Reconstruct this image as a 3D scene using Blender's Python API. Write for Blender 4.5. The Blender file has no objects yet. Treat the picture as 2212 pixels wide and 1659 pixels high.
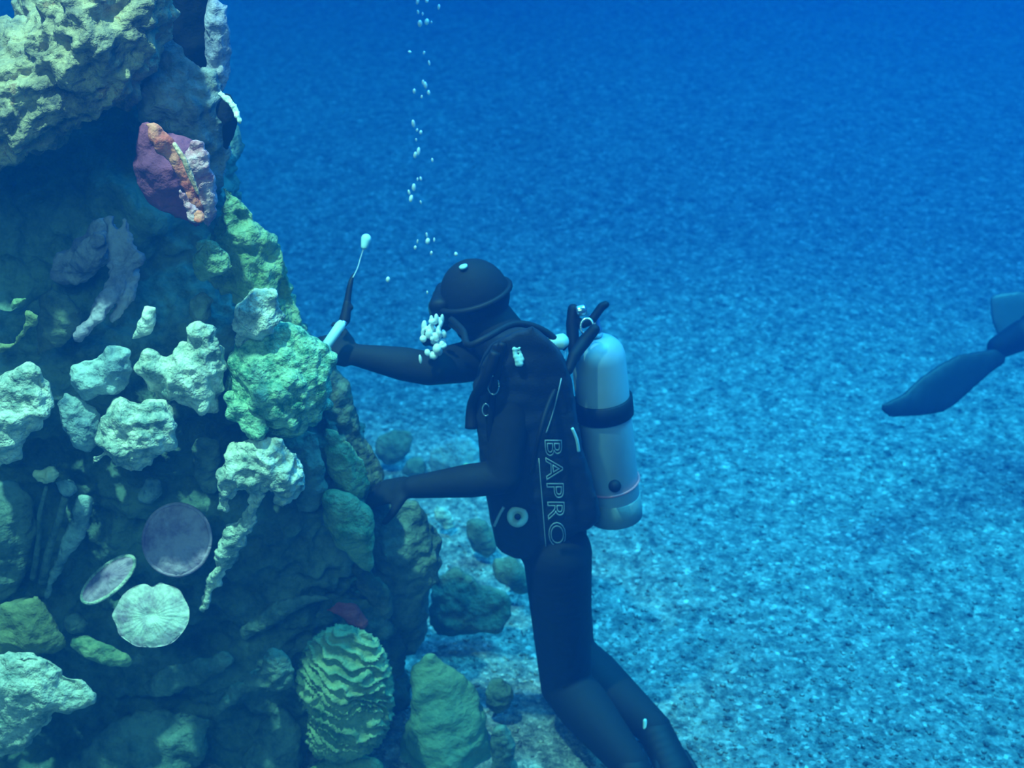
import bpy, math, random
import numpy as np
from mathutils import Vector, Matrix, noise
from mathutils.bvhtree import BVHTree

random.seed(7); np.random.seed(7)
SC = bpy.context.scene
COL = SC.collection

# ------------------------------------------------------------------ camera
W, H, FPX = 2212, 1659, 3000.0
PITCH = math.radians(30)
CAM = Vector((0, 0, 2.82))
cd = bpy.data.cameras.new('camera'); cam = bpy.data.objects.new('camera', cd); COL.objects.link(cam)
cam.location = CAM; cam.rotation_euler = (math.pi/2 - PITCH, 0, 0)
cd.sensor_width = 36; cd.lens = FPX/W*36; cd.clip_start = .05; cd.clip_end = 200
cd.dof.use_dof = True; cd.dof.focus_distance = 2.7; cd.dof.aperture_fstop = 4.5
SC.camera = cam
FW = Vector((0, math.cos(PITCH), -math.sin(PITCH))); RT = Vector((1, 0, 0)); UP = Vector((0, math.sin(PITCH), math.cos(PITCH)))

# ------------------------------------------------------------------ colour management, water, lamps
vs = SC.view_settings
vs.view_transform = 'Standard'; vs.look = 'None'; vs.gamma = 1; vs.use_curve_mapping = False
vs.exposure = 0.0
SC.cycles.use_denoising = True
SC.cycles.max_bounces = 5; SC.cycles.diffuse_bounces = 2; SC.cycles.glossy_bounces = 2
SC.cycles.transmission_bounces = 4; SC.cycles.volume_bounces = 1; SC.cycles.transparent_max_bounces = 6
SC.cycles.sample_clamp_indirect = 4
w = bpy.data.worlds.new('water'); SC.world = w; w.use_nodes = True
nt = w.node_tree; nt.nodes.clear()
out = nt.nodes.new('ShaderNodeOutputWorld'); bg = nt.nodes.new('ShaderNodeBackground')
bg.inputs[0].default_value = (.0, .1, .35, 1); bg.inputs[1].default_value = .2
nt.links.new(bg.outputs[0], out.inputs['Surface'])
sca = nt.nodes.new('ShaderNodeVolumeScatter'); sca.inputs['Color'].default_value = (.02, .33, 1, 1)
sca.inputs['Density'].default_value = .085; sca.inputs['Anisotropy'].default_value = .25
ab = nt.nodes.new('ShaderNodeVolumeAbsorption'); ab.inputs['Color'].default_value = (0, .80, .94, 1); ab.inputs['Density'].default_value = .19
add = nt.nodes.new('ShaderNodeAddShader')
nt.links.new(sca.outputs[0], add.inputs[0]); nt.links.new(ab.outputs[0], add.inputs[1]); nt.links.new(add.outputs[0], out.inputs['Volume'])

def aim(o, tgt):
    o.rotation_euler = (Vector(tgt) - o.location).to_track_quat('-Z', 'Y').to_euler()
def area(name, loc, tgt, sx, sy, power, col):
    l = bpy.data.lights.new(name, 'AREA'); l.shape = 'RECTANGLE'; l.size = sx; l.size_y = sy; l.energy = power; l.color = col
    o = bpy.data.objects.new(name, l); COL.objects.link(o); o.location = loc; aim(o, tgt); return o
def spot(name, loc, tgt, deg, power, col, blend=.6, r=.15):
    l = bpy.data.lights.new(name, 'SPOT'); l.spot_size = math.radians(deg); l.spot_blend = blend; l.energy = power; l.color = col
    l.shadow_soft_size = r
    o = bpy.data.objects.new(name, l); COL.objects.link(o); o.location = loc; aim(o, tgt); return o
# lamp banks over the tank plus one added front fill, all well above the camera
area('tank_light_bank', (1.5, 6.2, 5.2), (1.5, 6.2, 0), 9, 7.5, 1020, (.07, .40, 1))
area('tank_rear_light_bank', (1.0, 15, 6.0), (1.0, 15, 0), 14, 8, 260, (.02, .20, 1))
spot('tank_floor_lamp', (2.1, 3.6, 5.5), (1.15, 3.75, 0), 48, 3500, (.10, .60, 1), .9, .9)
spot('reef_lamp', (-1.15, 1.95, 5.2), (-1.0, 2.75, 1.0), 38, 1450, (.80, 1, .82), .7, .07)
area('front_fill_light', (-.6, -1.0, 4.6), (-.4, 3, .4), 2.5, 2.0, 115, (.60, .76, .55))  # added fill that lifts the reef's shaded faces, no real lamp there

# ------------------------------------------------------------------ helpers
def at(px, py, d):
    px, py, d = float(px), float(py), float(d)
    return CAM + d*(FW + RT*((px-1106)/FPX) + UP*((829.5-py)/FPX))
def dfl(py, z=0.): return (CAM.z-z)/(math.sin(PITCH) - (829.5-py)/FPX*math.cos(PITCH))
def dre(py, off=0.): return (2.85+off)/(math.cos(PITCH) + (829.5-py)/FPX*math.sin(PITCH))
def flo(px, py, z=0.): return at(px, py, dfl(py, z))

def tag(o, label=None, cat=None, group=None, kind=None):
    if label: o['label'] = label
    if cat: o['category'] = cat
    if group: o['group'] = group
    if kind: o['kind'] = kind
    return o

def icosphere(n):
    t = (1+5**.5)/2
    v = [(-1,t,0),(1,t,0),(-1,-t,0),(1,-t,0),(0,-1,t),(0,1,t),(0,-1,-t),(0,1,-t),(t,0,-1),(t,0,1),(-t,0,-1),(-t,0,1)]
    f = [(0,11,5),(0,5,1),(0,1,7),(0,7,10),(0,10,11),(1,5,9),(5,11,4),(11,10,2),(10,7,6),(7,1,8),(3,9,4),(3,4,2),(3,2,6),(3,6,8),(3,8,9),(4,9,5),(2,4,11),(6,2,10),(8,6,7),(9,8,1)]
    v = [Vector(a).normalized() for a in v]
    for _ in range(n):
        cache = {}; nf = []
        def mid(a, b):
            k = (min(a, b), max(a, b))
            if k not in cache:
                v.append(((v[a]+v[b])/2).normalized()); cache[k] = len(v)-1
            return cache[k]
        for a, b, c in f:
            ab_, bc, ca = mid(a, b), mid(b, c), mid(c, a)
            nf += [(a, ab_, ca), (b, bc, ab_), (c, ca, bc), (ab_, bc, ca)]
        f = nf
    return np.array([tuple(a) for a in v]), np.array(f)
ICO2 = icosphere(2); ICO1 = icosphere(1); ICO3 = icosphere(3)
VIEWB = np.array([tuple(RT), tuple(UP), tuple(FW)])          # rows: right, up, forward
EYE = np.eye(3)

class Blob:
    """a solid collected from overlapping ellipsoids, later fused into one skin"""
    def __init__(s): s.c = []; s.a = []
    def ball(s, c, r, basis=EYE):
        r = np.array(r if hasattr(r, '__len__') else (r, r, r), float)
        s.c.append(np.array(tuple(c))); s.a.append(basis*r[:, None]); return s
    def cap(s, p0, r0, p1, r1, basis=EYE, k=(1, 1, 1)):
        p0, p1 = Vector(p0), Vector(p1); L = (p1-p0).length
        n = max(2, int(L/(min(r0, r1)*.35))+1)
        for i in range(n+1):
            t = i/n; r = r0+(r1-r0)*t
            s.ball(p0.lerp(p1, t), (r*k[0], r*k[1], r*k[2]), basis)
        return s
    def chain(s, pts, basis=EYE, k=(1, 1, 1)):
        for (a, ra), (b, rb) in zip(pts, pts[1:]): s.cap(a, ra, b, rb, basis, k)
        return s
    def puff(s, poly, depth, k=1., step=9, rmax=70, kmin=0.0, shift=0.):
        """rounded solid that fills an outline; depth is a number or a function of (px, py); k = thickness against width"""
        P = np.array(poly, float); Q = np.roll(P, -1, 0)
        x0, y0 = P.min(0); x1, y1 = P.max(0)
        gx, gy = np.meshgrid(np.arange(x0+step/2, x1, step), np.arange(y0+step/2, y1, step))
        g = np.stack([gx.ravel(), gy.ravel()], 1)
        ins = np.zeros(len(g), bool); dist = np.full(len(g), 1e9)
        for a, b in zip(P, Q):
            c = ((a[1] > g[:, 1]) != (b[1] > g[:, 1]))
            xx = (b[0]-a[0])*(g[:, 1]-a[1])/((b[1]-a[1]) or 1e-9)+a[0]
            ins ^= c & (g[:, 0] < xx)
            e = b-a; t = np.clip(((g-a)@e)/max(e@e, 1e-9), 0, 1)
            dist = np.minimum(dist, np.linalg.norm(g-(a+t[:, None]*e), axis=1))
        g = g[ins]; dist = dist[ins]
        o = np.argsort(-dist); g = g[o]; dist = dist[o]; kept = []
        for p, r in zip(g, dist):
            if r < min(4, step*.4): break
            rr = min(r, rmax)
            if kept:
                K = np.array(kept)
                if (np.hypot(K[:, 0]-p[0], K[:, 1]-p[1]) < .28*np.minimum(K[:, 2], rr)+2).any(): continue
            kept.append((p[0], p[1], rr))
        for x, y, r in kept:
            d = depth(x, y) if callable(depth) else depth
            m = r*d/FPX
            s.ball(at(x, y, d+shift), (m, m, max(m*k, kmin)), VIEWB)
        return s
    def raw(s, ico=ICO2):
        V, Fc = ico; n = len(V)
        vv = np.concatenate([c+V@a for c, a in zip(s.c, s.a)])
        ff = np.concatenate([Fc+i*n for i in range(len(s.c))])
        return vv, ff

def np_mesh(name, vv, ff, smooth=True):
    me = bpy.data.meshes.new(name)
    me.from_pydata([tuple(v) for v in vv], [], [tuple(int(i) for i in f) for f in ff]); me.update()
    if smooth: me.polygons.foreach_set('use_smooth', [True]*len(me.polygons))
    return me

def fuse(name, blob, voxel=.008, smooth=3, disp=None):
    vv, ff = blob.raw()
    me = np_mesh(name+'_raw', vv, ff)
    o = bpy.data.objects.new('tmp', me); COL.objects.link(o)
    m = o.modifiers.new('r', 'REMESH'); m.mode = 'VOXEL'; m.voxel_size = voxel; m.use_smooth_shade = True
    if smooth:
        q = o.modifiers.new('s', 'SMOOTH'); q.factor = .5; q.iterations = smooth
    dg = bpy.context.evaluated_depsgraph_get(); dg.update()
    r = bpy.data.meshes.new_from_object(o.evaluated_get(dg)); r.name = name
    bpy.data.objects.remove(o); bpy.data.meshes.remove(me)
    r.materials.clear()
    if disp: displace(r, disp)
    r.polygons.foreach_set('use_smooth', [True]*len(r.polygons))
    return r

def displace(me, fn):
    n = len(me.vertices); co = np.empty(n*3); me.vertices.foreach_get('co', co); co = co.reshape(-1, 3)
    no = np.empty(n*3); me.vertex_normals.foreach_get('vector', no); no = no.reshape(-1, 3)
    h = np.array([fn(Vector(c)) for c in co])
    co = co+no*h[:, None]
    me.vertices.foreach_set('co', co.ravel()); me.update()

def d_rock(amp=.03, s=5., seed=0.):
    off = Vector((seed, seed*1.7, seed*.3))
    def f(c):
        q = c*s+off
        a = noise.fractal(q, 1.0, 2.1, 4)
        b = 1-abs(noise.noise(q*1.9+Vector((9, 3, 1))))*2.4
        return amp*(a*.8+(b-.6)*.45)+amp*.25*noise.noise(q*6)
    return f
def d_two(a, b): return lambda c: a(c)+b(c)
def d_knob(amp=.012, s=28., base=.015, seed=0.):
    off = Vector((seed, -seed, seed*.5))
    def f(c):
        dd = noise.voronoi((c+off)*s)[0]
        return amp*(.55-min(dd[0], 1.1))+base*noise.fractal((c+off)*s*.22, 1, 2, 3)
    return f
def d_maze(amp=.012, s=9., fr=95., seed=0.):
    off = Vector((seed, seed, seed))
    def f(c):
        q = (c+off)*s
        ph = (c.z*.9+c.x*.35)*fr+11*noise.noise(q)+6*noise.noise(q*2.1+Vector((4, 1, 7)))
        return amp*(.5-abs(math.sin(ph*.5))**.7)+.012*noise.noise(q*.5)
    return f

def link(name, me, m=None, parent=None, origin=None):
    """link a mesh given in world coordinates; its origin goes to the base of the thing"""
    o = bpy.data.objects.new(name, me); COL.objects.link(o)
    if m is not None:
        for k in (m if isinstance(m, (list, tuple)) else [m]): me.materials.append(k)
    if parent is not None:
        me.transform(Matrix.Translation(-parent.matrix_basis.translation)); o.parent = parent
    else:
        if origin is None:
            n = len(me.vertices); co = np.empty(n*3); me.vertices.foreach_get('co', co); co = co.reshape(-1, 3)
            origin = Vector(((co[:, 0].min()+co[:, 0].max())/2, (co[:, 1].min()+co[:, 1].max())/2, co[:, 2].min()))
        me.transform(Matrix.Translation(-Vector(origin))); o.location = origin
    return o
def empty(name, loc):
    o = bpy.data.objects.new(name, None); COL.objects.link(o); o.location = loc; o.empty_display_size = .05; return o

def tube_mesh(name, pts, r, seg=10, smooth_n=6, ends=True):
    """swept tube through points; r number or list"""
    P = [Vector(p) for p in pts]; R = list(r) if hasattr(r, '__len__') else [r]*len(P)
    if len(P) > 2 and smooth_n > 1:
        Q, S = [], []
        for i in range(len(P)-1):
            a, b, c, d = P[max(i-1, 0)], P[i], P[i+1], P[min(i+2, len(P)-1)]
            for j in range(smooth_n):
                t = j/smooth_n
                Q.append(.5*((2*b)+(c-a)*t+(2*a-5*b+4*c-d)*t*t+(3*b-a-3*c+d)*t**3)); S.append(R[i]+(R[i+1]-R[i])*t)
        Q.append(P[-1]); S.append(R[-1]); P, R = Q, S
    vv, ff = [], []
    ref = None
    for i, p in enumerate(P):
        t = (P[min(i+1, len(P)-1)]-P[max(i-1, 0)]).normalized()
        if ref is None: ref = t.orthogonal().normalized()
        ref = (ref-t*ref.dot(t)).normalized(); bi = t.cross(ref)
        for k in range(seg):
            an = 2*math.pi*k/seg
            vv.append(p+(ref*math.cos(an)+bi*math.sin(an))*R[i])
    n = len(P)
    for i in range(n-1):
        for k in range(seg):
            ff.append((i*seg+k, i*seg+(k+1) % seg, (i+1)*seg+(k+1) % seg, (i+1)*seg+k))
    if ends: ff += [tuple(range(seg-1, -1, -1)), tuple(range((n-1)*seg, n*seg))]
    return np_mesh(name, vv, ff)

def lathe_mesh(name, p0, p1, prof, seg=40):
    """prof: (t along p0-p1 in metres, radius)"""
    p0, p1 = Vector(p0), Vector(p1); t = (p1-p0).normalized(); a = t.orthogonal().normalized(); b = t.cross(a)
    vv, ff = [], []
    for z, r in prof:
        for k in range(seg):
            an = 2*math.pi*k/seg; vv.append(p0+t*z+(a*math.cos(an)+b*math.sin(an))*r)
    n = len(prof)
    for i in range(n-1):
        for k in range(seg): ff.append((i*seg+k, i*seg+(k+1) % seg, (i+1)*seg+(k+1) % seg, (i+1)*seg+k))
    ff += [tuple(range(seg-1, -1, -1)), tuple(range((n-1)*seg, n*seg))]
    return np_mesh(name, vv, ff)

def join_me(name, ms):
    vv, ff = [], []
    for m in ms:
        o = len(vv); vv += [v.co.copy() for v in m.vertices]; ff += [tuple(i+o for i in p.vertices) for p in m.polygons]
    return np_mesh(name, vv, ff)

# ------------------------------------------------------------------ materials
def mat(name, c1, c2=None, scale=8., rough=.8, bump=.3, bscale=60., c3=None, metal=0., spec=.3, contrast=.12, detail=5, c3at=.62):
    m = bpy.data.materials.new(name); m.use_nodes = True; n = m.node_tree; n.nodes.clear(); L = n.links
    o = n.nodes.new('ShaderNodeOutputMaterial'); b = n.nodes.new('ShaderNodeBsdfPrincipled'); L.new(b.outputs[0], o.inputs[0])
    b.inputs['Roughness'].default_value = rough; b.inputs['Metallic'].default_value = metal; b.inputs['Specular IOR Level'].default_value = spec
    tc = n.nodes.new('ShaderNodeTexCoord')
    if c2 is None: b.inputs['Base Color'].default_value = (*c1, 1)
    else:
        no = n.nodes.new('ShaderNodeTexNoise'); no.inputs['Scale'].default_value = scale; no.inputs['Detail'].default_value = detail; no.inputs['Roughness'].default_value = .74
        L.new(tc.outputs['Object'], no.inputs['Vector'])
        r = n.nodes.new('ShaderNodeValToRGB'); L.new(no.outputs['Fac'], r.inputs[0])
        e = r.color_ramp.elements; e[0].position = .5-contrast; e[1].position = .5+contrast*.6
        e[0].color = (*c1, 1); e[1].color = (*c2, 1)
        if c3: k = e.new(c3at); k.color = (*c3, 1)
        L.new(r.outputs[0], b.inputs['Base Color'])
    if bump:
        nb = n.nodes.new('ShaderNodeTexNoise'); nb.inputs['Scale'].default_value = bscale; nb.inputs['Detail'].default_value = 6
        L.new(tc.outputs['Object'], nb.inputs['Vector'])
        bm = n.nodes.new('ShaderNodeBump'); bm.inputs['Strength'].default_value = bump; bm.inputs['Distance'].default_value = .02
        L.new(nb.outputs['Fac'], bm.inputs['Height']); L.new(bm.outputs[0], b.inputs['Normal'])
    return m

M = {}
M['neo'] = mat('black_neoprene', (.012, .014, .018), rough=.75, bump=.15, bscale=30, spec=.25)
M['skin'] = mat('skin', (.45, .26, .18), rough=.6, bump=0)
M['nylon'] = mat('dark_nylon', (.014, .018, .028), (.022, .028, .045), 6, .7, .2, 200)
M['rub'] = mat('black_rubber', (.008, .009, .012), rough=.6, bump=0)
M['tank'] = mat('brushed_aluminium_tank', (.42, .55, .66), (.48, .60, .70), 3, .38, .02, 20, metal=.0, spec=.5)
M['valve'] = mat('pale_valve_plastic', (.45, .62, .62), rough=.5, bump=0)
M['boot'] = mat('grey_tank_base', (.30, .40, .42), rough=.7, bump=.1)
M['chrome'] = mat('chrome', (.8, .85, .9), rough=.22, bump=0, metal=.9)
M['pale'] = mat('pale_plastic', (.55, .85, .9), rough=.4, bump=0)
M['letter'] = mat('silver_lettering', (.38, .50, .58), rough=.5, bump=0)
M['pink'] = mat('pink_cord', (.95, .25, .3), rough=.7, bump=0)
M['lens'] = mat('mask_glass', (.03, .08, .1), rough=.1, bump=0, spec=.6)
M['yel'] = mat('yellow_hose', (.25, .3, .12), rough=.5, bump=0)
M['bub'] = mat('air_bubble', (.9, .97, 1), rough=.12, bump=0, spec=1)
M['finp'] = mat('grey_fin_plastic', (.018, .022, .026), rough=.5, bump=.05)
M['fing'] = mat('grey_fin_rubber', (.06, .085, .10), rough=.4, bump=.05)

M['tanrock'] = mat('tan_encrusted_rock', (.07, .065, .07), (.52, .40, .25), 11, .9, 1, 40, c3=(.34, .20, .12), contrast=.15, detail=8)
M['greyrock'] = mat('grey_violet_rock', (.07, .09, .10), (.33, .32, .34), 9, .9, .9, 40, contrast=.15)
M['darkrock'] = mat('dark_reef_rock', (.04, .085, .075), (.20, .30, .25), 9, .95, .8, 38, contrast=.16)
M['tealrock'] = mat('teal_reef_rock', (.05, .10, .09), (.26, .36, .30), 8, .95, .8, 40, contrast=.16)
M['seastone'] = mat('algae_stone', (.06, .09, .07), (.20, .25, .18), 8, .9, .7, 40)
M['green'] = mat('green_encrusting_coral', (.10, .22, .10), (.32, .46, .27), 16, .85, .9, 60, contrast=.13)
M['tealsp'] = mat('teal_sponge', (.12, .27, .20), (.22, .40, .27), 7, .9, .4, 60)
M['olive'] = mat('olive_coral', (.12, .17, .09), (.27, .33, .17), 9, .9, .6, 45)
M['palec'] = mat('pale_stony_coral', (.20, .30, .28), (.90, .92, .80), 13, .85, .9, 60, contrast=.14)
M['white'] = mat('white_coral', (.50, .60, .55), (1.0, 1.0, .93), 12, .85, .6, 60, contrast=.15)
M['bluec'] = mat('blue_grey_coral', (.10, .18, .26), (.50, .66, .68), 10, .85, .8, 50, contrast=.16)
M['brain'] = mat('green_brain_coral', (.06, .26, .17), (.42, .70, .47), 30, .8, .9, 80, contrast=.12)
M['maze'] = mat('lettuce_coral', (.12, .24, .15), (.36, .48, .28), 14, .85, .5, 60)
M['purple'] = mat('purple_coral', (.30, .17, .34), (.66, .46, .62), 9, .85, .4, 50)
M['lilac'] = mat('lilac_branch', (.22, .20, .32), (.50, .44, .56), 12, .9, .6, 50)
M['disc'] = mat('white_disc_coral', (.42, .30, .42), (1, .98, .88), 11, .8, .3, 60, contrast=.13)
M['rim'] = mat('cream_coral_rim', (.70, .72, .45), (.95, .9, .6), 15, .8, .4, 60)
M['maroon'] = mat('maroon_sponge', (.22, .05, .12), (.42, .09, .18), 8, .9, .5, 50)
M['salmon'] = mat('salmon_sponge', (.80, .12, .10), (.95, .28, .20), 14, .85, .5, 60)
M['rose'] = mat('rose_sponge', (.60, .18, .28), (.92, .52, .58), 13, .85, .7, 60)
M['lipe'] = mat('pale_orange_lip', (.8, .38, .25), (.95, .6, .45), 14, .85, .5, 60)
M['scarlet'] = mat('scarlet_sponge', (1, .05, .03), (1, .3, .2), 18, .8, .5, 60)
M['redalga'] = mat('dark_red_sponge', (.35, .04, .05), (.6, .1, .1), 10, .9, .5, 60)
M['black'] = mat('near_black_solid', (.004, .006, .01), (.012, .012, .02), 8, .95, .3, 50)
M['seayellow'] = mat('yellow_green_sponge', (.55, .75, .15), (.85, .95, .35), 20, .8, .3, 60)

# ------------------------------------------------------------------ gravel floor
def gravel_mat():
    m = bpy.data.materials.new('pale_gravel'); m.use_nodes = True; n = m.node_tree; n.nodes.clear(); L = n.links
    o = n.nodes.new('ShaderNodeOutputMaterial'); b = n.nodes.new('ShaderNodeBsdfPrincipled'); L.new(b.outputs[0], o.inputs[0])
    b.inputs['Roughness'].default_value = .95; b.inputs['Specular IOR Level'].default_value = .15
    g = n.nodes.new('ShaderNodeNewGeometry')
    v = n.nodes.new('ShaderNodeTexVoronoi'); v.inputs['Scale'].default_value = 75; L.new(g.outputs['Position'], v.inputs['Vector'])
    sep = n.nodes.new('ShaderNodeSeparateColor'); L.new(v.outputs['Color'], sep.inputs[0])
    r = n.nodes.new('ShaderNodeValToRGB'); L.new(sep.outputs[0], r.inputs[0])
    e = r.color_ramp.elements; e[0].color = (.26, .29, .30, 1); e[1].color = (.95, .95, .92, 1)
    e[0].position = .0; e[1].position = 1; k = e.new(.55); k.color = (.42, .44, .43, 1); k = e.new(.9); k.color = (.60, .60, .58, 1)
    no = n.nodes.new('ShaderNodeTexNoise'); no.inputs['Scale'].default_value = 20; no.inputs['Detail'].default_value = 7; no.inputs['Roughness'].default_value = .80
    L.new(g.outputs['Position'], no.inputs['Vector'])
    r2 = n.nodes.new('ShaderNodeValToRGB'); L.new(no.outputs['Fac'], r2.inputs[0])
    r2.color_ramp.elements[0].position = .38; r2.color_ramp.elements[0].color = (.22, .24, .27, 1)
    r2.color_ramp.elements[1].position = .62; r2.color_ramp.elements[1].color = (1, 1, 1, 1)
    mx = n.nodes.new('ShaderNodeMix'); mx.data_type = 'RGBA'; mx.blend_type = 'MULTIPLY'; mx.inputs['Factor'].default_value = 1
    L.new(r.outputs[0], mx.inputs['A']); L.new(r2.outputs[0], mx.inputs['B']); L.new(mx.outputs['Result'], b.inputs['Base Color'])
    nb = n.nodes.new('ShaderNodeTexNoise'); nb.inputs['Scale'].default_value = 55; nb.inputs['Detail'].default_value = 5; L.new(g.outputs['Position'], nb.inputs['Vector'])
    bm = n.nodes.new('ShaderNodeBump'); bm.inputs['Strength'].default_value = .8; bm.inputs['Distance'].default_value = .03
    L.new(nb.outputs['Fac'], bm.inputs['Height']); L.new(bm.outputs[0], b.inputs['Normal'])
    return m
M['gravel'] = gravel_mat()

def fh(x, y):
    return .030*noise.noise(Vector((x*.9, y*1.3, 0)))+.016*noise.noise(Vector((x*3.1, y*4.2, 2)))+.007*noise.noise(Vector((x*11, y*14, 5)))-.02
xs = np.concatenate([np.linspace(-14, -2.4, 30), np.linspace(-2.3, 3.6, 240), np.linspace(3.7, 16, 30)])
ys = np.concatenate([np.linspace(-1, 2, 8), np.linspace(2.05, 7, 230), np.linspace(7.1, 30, 120)])
vv = [(x, y, fh(x, y)) for y in ys for x in xs]; nx = len(xs)
ff = [(j*nx+i, j*nx+i+1, (j+1)*nx+i+1, (j+1)*nx+i) for j in range(len(ys)-1) for i in range(nx-1)]
fo = link('floor', np_mesh('floor', vv, ff), M['gravel'], origin=(0, 0, 0)); fo['kind'] = 'structure'

V = ICO1[0]; BASEF = icosphere(0)[1]
pv, pf = [], []
N = 15000
for i in range(N):
    y = 2.35+random.random()**1.5*6.0
    x = (random.random()-.5)*(.95*y+.4)
    if x < -.75 and y < 4: continue
    s = .003+.0065*random.random()**1.8
    z = fh(x, y)+s*.25
    a = random.random()*6.28; ca, sa = math.cos(a), math.sin(a)
    q = V[:12]*np.array([s*random.uniform(.8, 1.4), s, s*random.uniform(.5, .9)])
    q = q@np.array([[ca, sa, 0], [-sa, ca, 0], [0, 0, 1]])
    pv.append(q+np.array([x, y, z])); pf.append(BASEF+12*(len(pv)-1))
gr = link('gravel', np_mesh('gravel', np.concatenate(pv), np.concatenate(pf)), M['gravel'], origin=(0, 0, 0))
tag(gr, 'pale loose gravel grains strewn over the tank floor', 'gravel', kind='stuff')

# ------------------------------------------------------------------ reef
def reef(name, poly, off, m, label, cat, k=1., voxel=.008, disp=None, rmax=70, step=9, smooth=2, depth=None, extra=None, kmin=0., group=None, root=.34):
    b = Blob()
    dep = depth if depth is not None else (lambda x, y: dre(y, off))
    b.puff(poly, dep, k, step, rmax, kmin)
    if root:                                    # the holdfast that ties the growth to the rock wall behind it
        i = int(np.argmax([np.linalg.norm(a[0]) for a in b.a])); c = Vector(b.c[i]); r = float(np.linalg.norm(b.a[i][0]))
        L = max(0., (3.02-c.y)) if c.y < 3.02 else 0.
        if L > .02: b.cap(c, r*.75, c+(c-CAM).normalized()*min(L, root), r*.6)
    if extra: extra(b)
    o = link(name, fuse(name, b, voxel, smooth, disp), M[m])
    tag(o, label, cat, group)
    return o

# the body of the reef: one tall rock wall with a foot on the gravel
b = Blob()
b.puff([(-160, 300), (120, 250), (330, 200), (470, 260), (480, 400), (520, 500), (600, 640), (655, 730), (735, 850), (775, 950), (805, 1030), (800, 1200),
        (790, 1330), (810, 1440), (830, 1560), (850, 1760), (-160, 1760)], lambda x, y: dre(y, .42-.22*min(1, max(0, (y-640)/140))), 1.0, 30, 190, .18)
b.puff([(760, 1200), (860, 1320), (880, 1460), (870, 1600), (900, 1760), (500, 1760), (560, 1300)], lambda x, y: dre(y, .18), .8, 26, 120)
b.puff([(-160, 1180), (60, 1260), (200, 1440), (380, 1540), (500, 1560), (640, 1700), (600, 1800), (-160, 1800)], lambda x, y: dre(y, .12), .9, 26, 150)
o = link('reef_rock', fuse('reef_rock', b, .011, 3, d_two(d_rock(.05, 3.6, 3), d_rock(.036, 10, 7))), M['darkrock'])
tag(o, 'massive dark teal rock wall that carries all the corals at left', 'rock')

reef('overhanging_rock', [(-160, 60), (0, 50), (45, 40), (75, 8), (110, -60), (240, -130), (362, -120), (360, 0), (352, 60), (330, 120), (300, 190), (290, 245), (230, 240), (155, 295), (80, 345), (0, 372), (-160, 420)],
     -.08, 'tanrock', 'big tan and olive overhanging rock at the top of the reef', 'rock', .9, .006, d_two(d_rock(.045, 6, 1), d_rock(.016, 22, 8)), 130, 12, extra=lambda bb: [bb.puff([(-160, 70), (40, 60), (120, -60), (350, -110), (350, 0), (320, 110), (290, 180), (210, 215), (150, 270), (60, 325), (-160, 380)], (lambda o_: (lambda x, y: dre(y, o_)))(o_), 1.2, 22, 110) for o_ in (.15, .38)])  # rear masses out of sight, added to block lamp light from the cave
reef('rock', [(296, 190), (320, 110), (345, 60), (372, 60), (400, 120), (430, 160), (465, 150), (484, 200), (490, 330), (492, 410), (440, 430), (390, 330), (330, 262), (298, 262)],
     .02, 'greyrock', 'lumpy grey rock above and beside the red sponge', 'rock', .8, .007, d_rock(.022, 10, 5), 60, 9)
reef('rock', [(452, -90), (480, 10), (496, 36), (500, 110), (494, 175), (470, 215), (452, 190), (447, 90), (440, 0), (430, -90)],
     .06, 'lilac', 'narrow pale rock rib beside the near-black hanging solid', 'rock', 1., .007, d_rock(.014, 12, 9), 30, 7)
reef('dark_infill', [(346, -110), (352, 30), (360, 100), (388, 176), (428, 192), (456, 170), (464, 80), (458, -10), (452, -110)],  # near-black solid filling the recess between the two rocks
     .10, 'black', 'near-black smooth solid hanging between tan rock and pale rib', 'sponge', .8, .008, d_rock(.006, 9, 2), 60, 9)
o = reef('oyster_shell', [(462, 205), (500, 200), (512, 235), (516, 262), (508, 290), (492, 330), (478, 380), (468, 300), (452, 250)],
         .02, 'black', 'dark open shell with a white crusted rim on the reef edge', 'shell', .7, .006, d_rock(.006, 12, 3), 40, 7)
b = Blob().puff([(464, 205), (476, 194), (500, 208), (516, 238), (524, 262), (520, 276), (513, 268), (506, 244), (492, 226), (476, 212)], dre(230, -.06), 1.1, 4, 12)
link('rim', fuse('rim', b, .004, 1, d_rock(.006, 40, 4)), M['white'], o)['label'] = 'crusted white rim'

# red vase sponge
v0 = empty('vase_sponge', at(430, 505, dre(480, -0.23)))
tag(v0, 'large red vase sponge with folded lips hanging below the grey rock', 'sponge')
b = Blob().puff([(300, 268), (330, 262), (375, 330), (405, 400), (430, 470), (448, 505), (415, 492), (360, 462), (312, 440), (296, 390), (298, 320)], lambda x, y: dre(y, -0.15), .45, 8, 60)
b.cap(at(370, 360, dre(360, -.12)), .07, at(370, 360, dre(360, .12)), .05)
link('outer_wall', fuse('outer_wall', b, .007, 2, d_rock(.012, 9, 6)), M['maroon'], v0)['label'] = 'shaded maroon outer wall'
b = Blob().puff([(312, 262), (345, 268), (372, 300), (400, 345), (424, 396), (436, 445), (440, 488), (424, 478), (400, 430), (376, 380), (350, 340), (322, 310)], lambda x, y: dre(y, -0.23), .6, 6, 30)
link('inner_fold', fuse('inner_fold', b, .006, 1, d_rock(.010, 16, 8)), M['salmon'], v0)['label'] = 'salmon inner fold'
b = Blob().puff([(398, 345), (412, 304), (432, 300), (448, 330), (460, 370), (468, 420), (464, 470), (450, 500), (436, 480), (432, 430), (418, 385)], lambda x, y: dre(y, -0.22), .7, 6, 30)
link('outer_lip', fuse('outer_lip', b, .006, 1, d_rock(.013, 16, 11)), M['rose'], v0)['label'] = 'pale rose lip'
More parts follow.
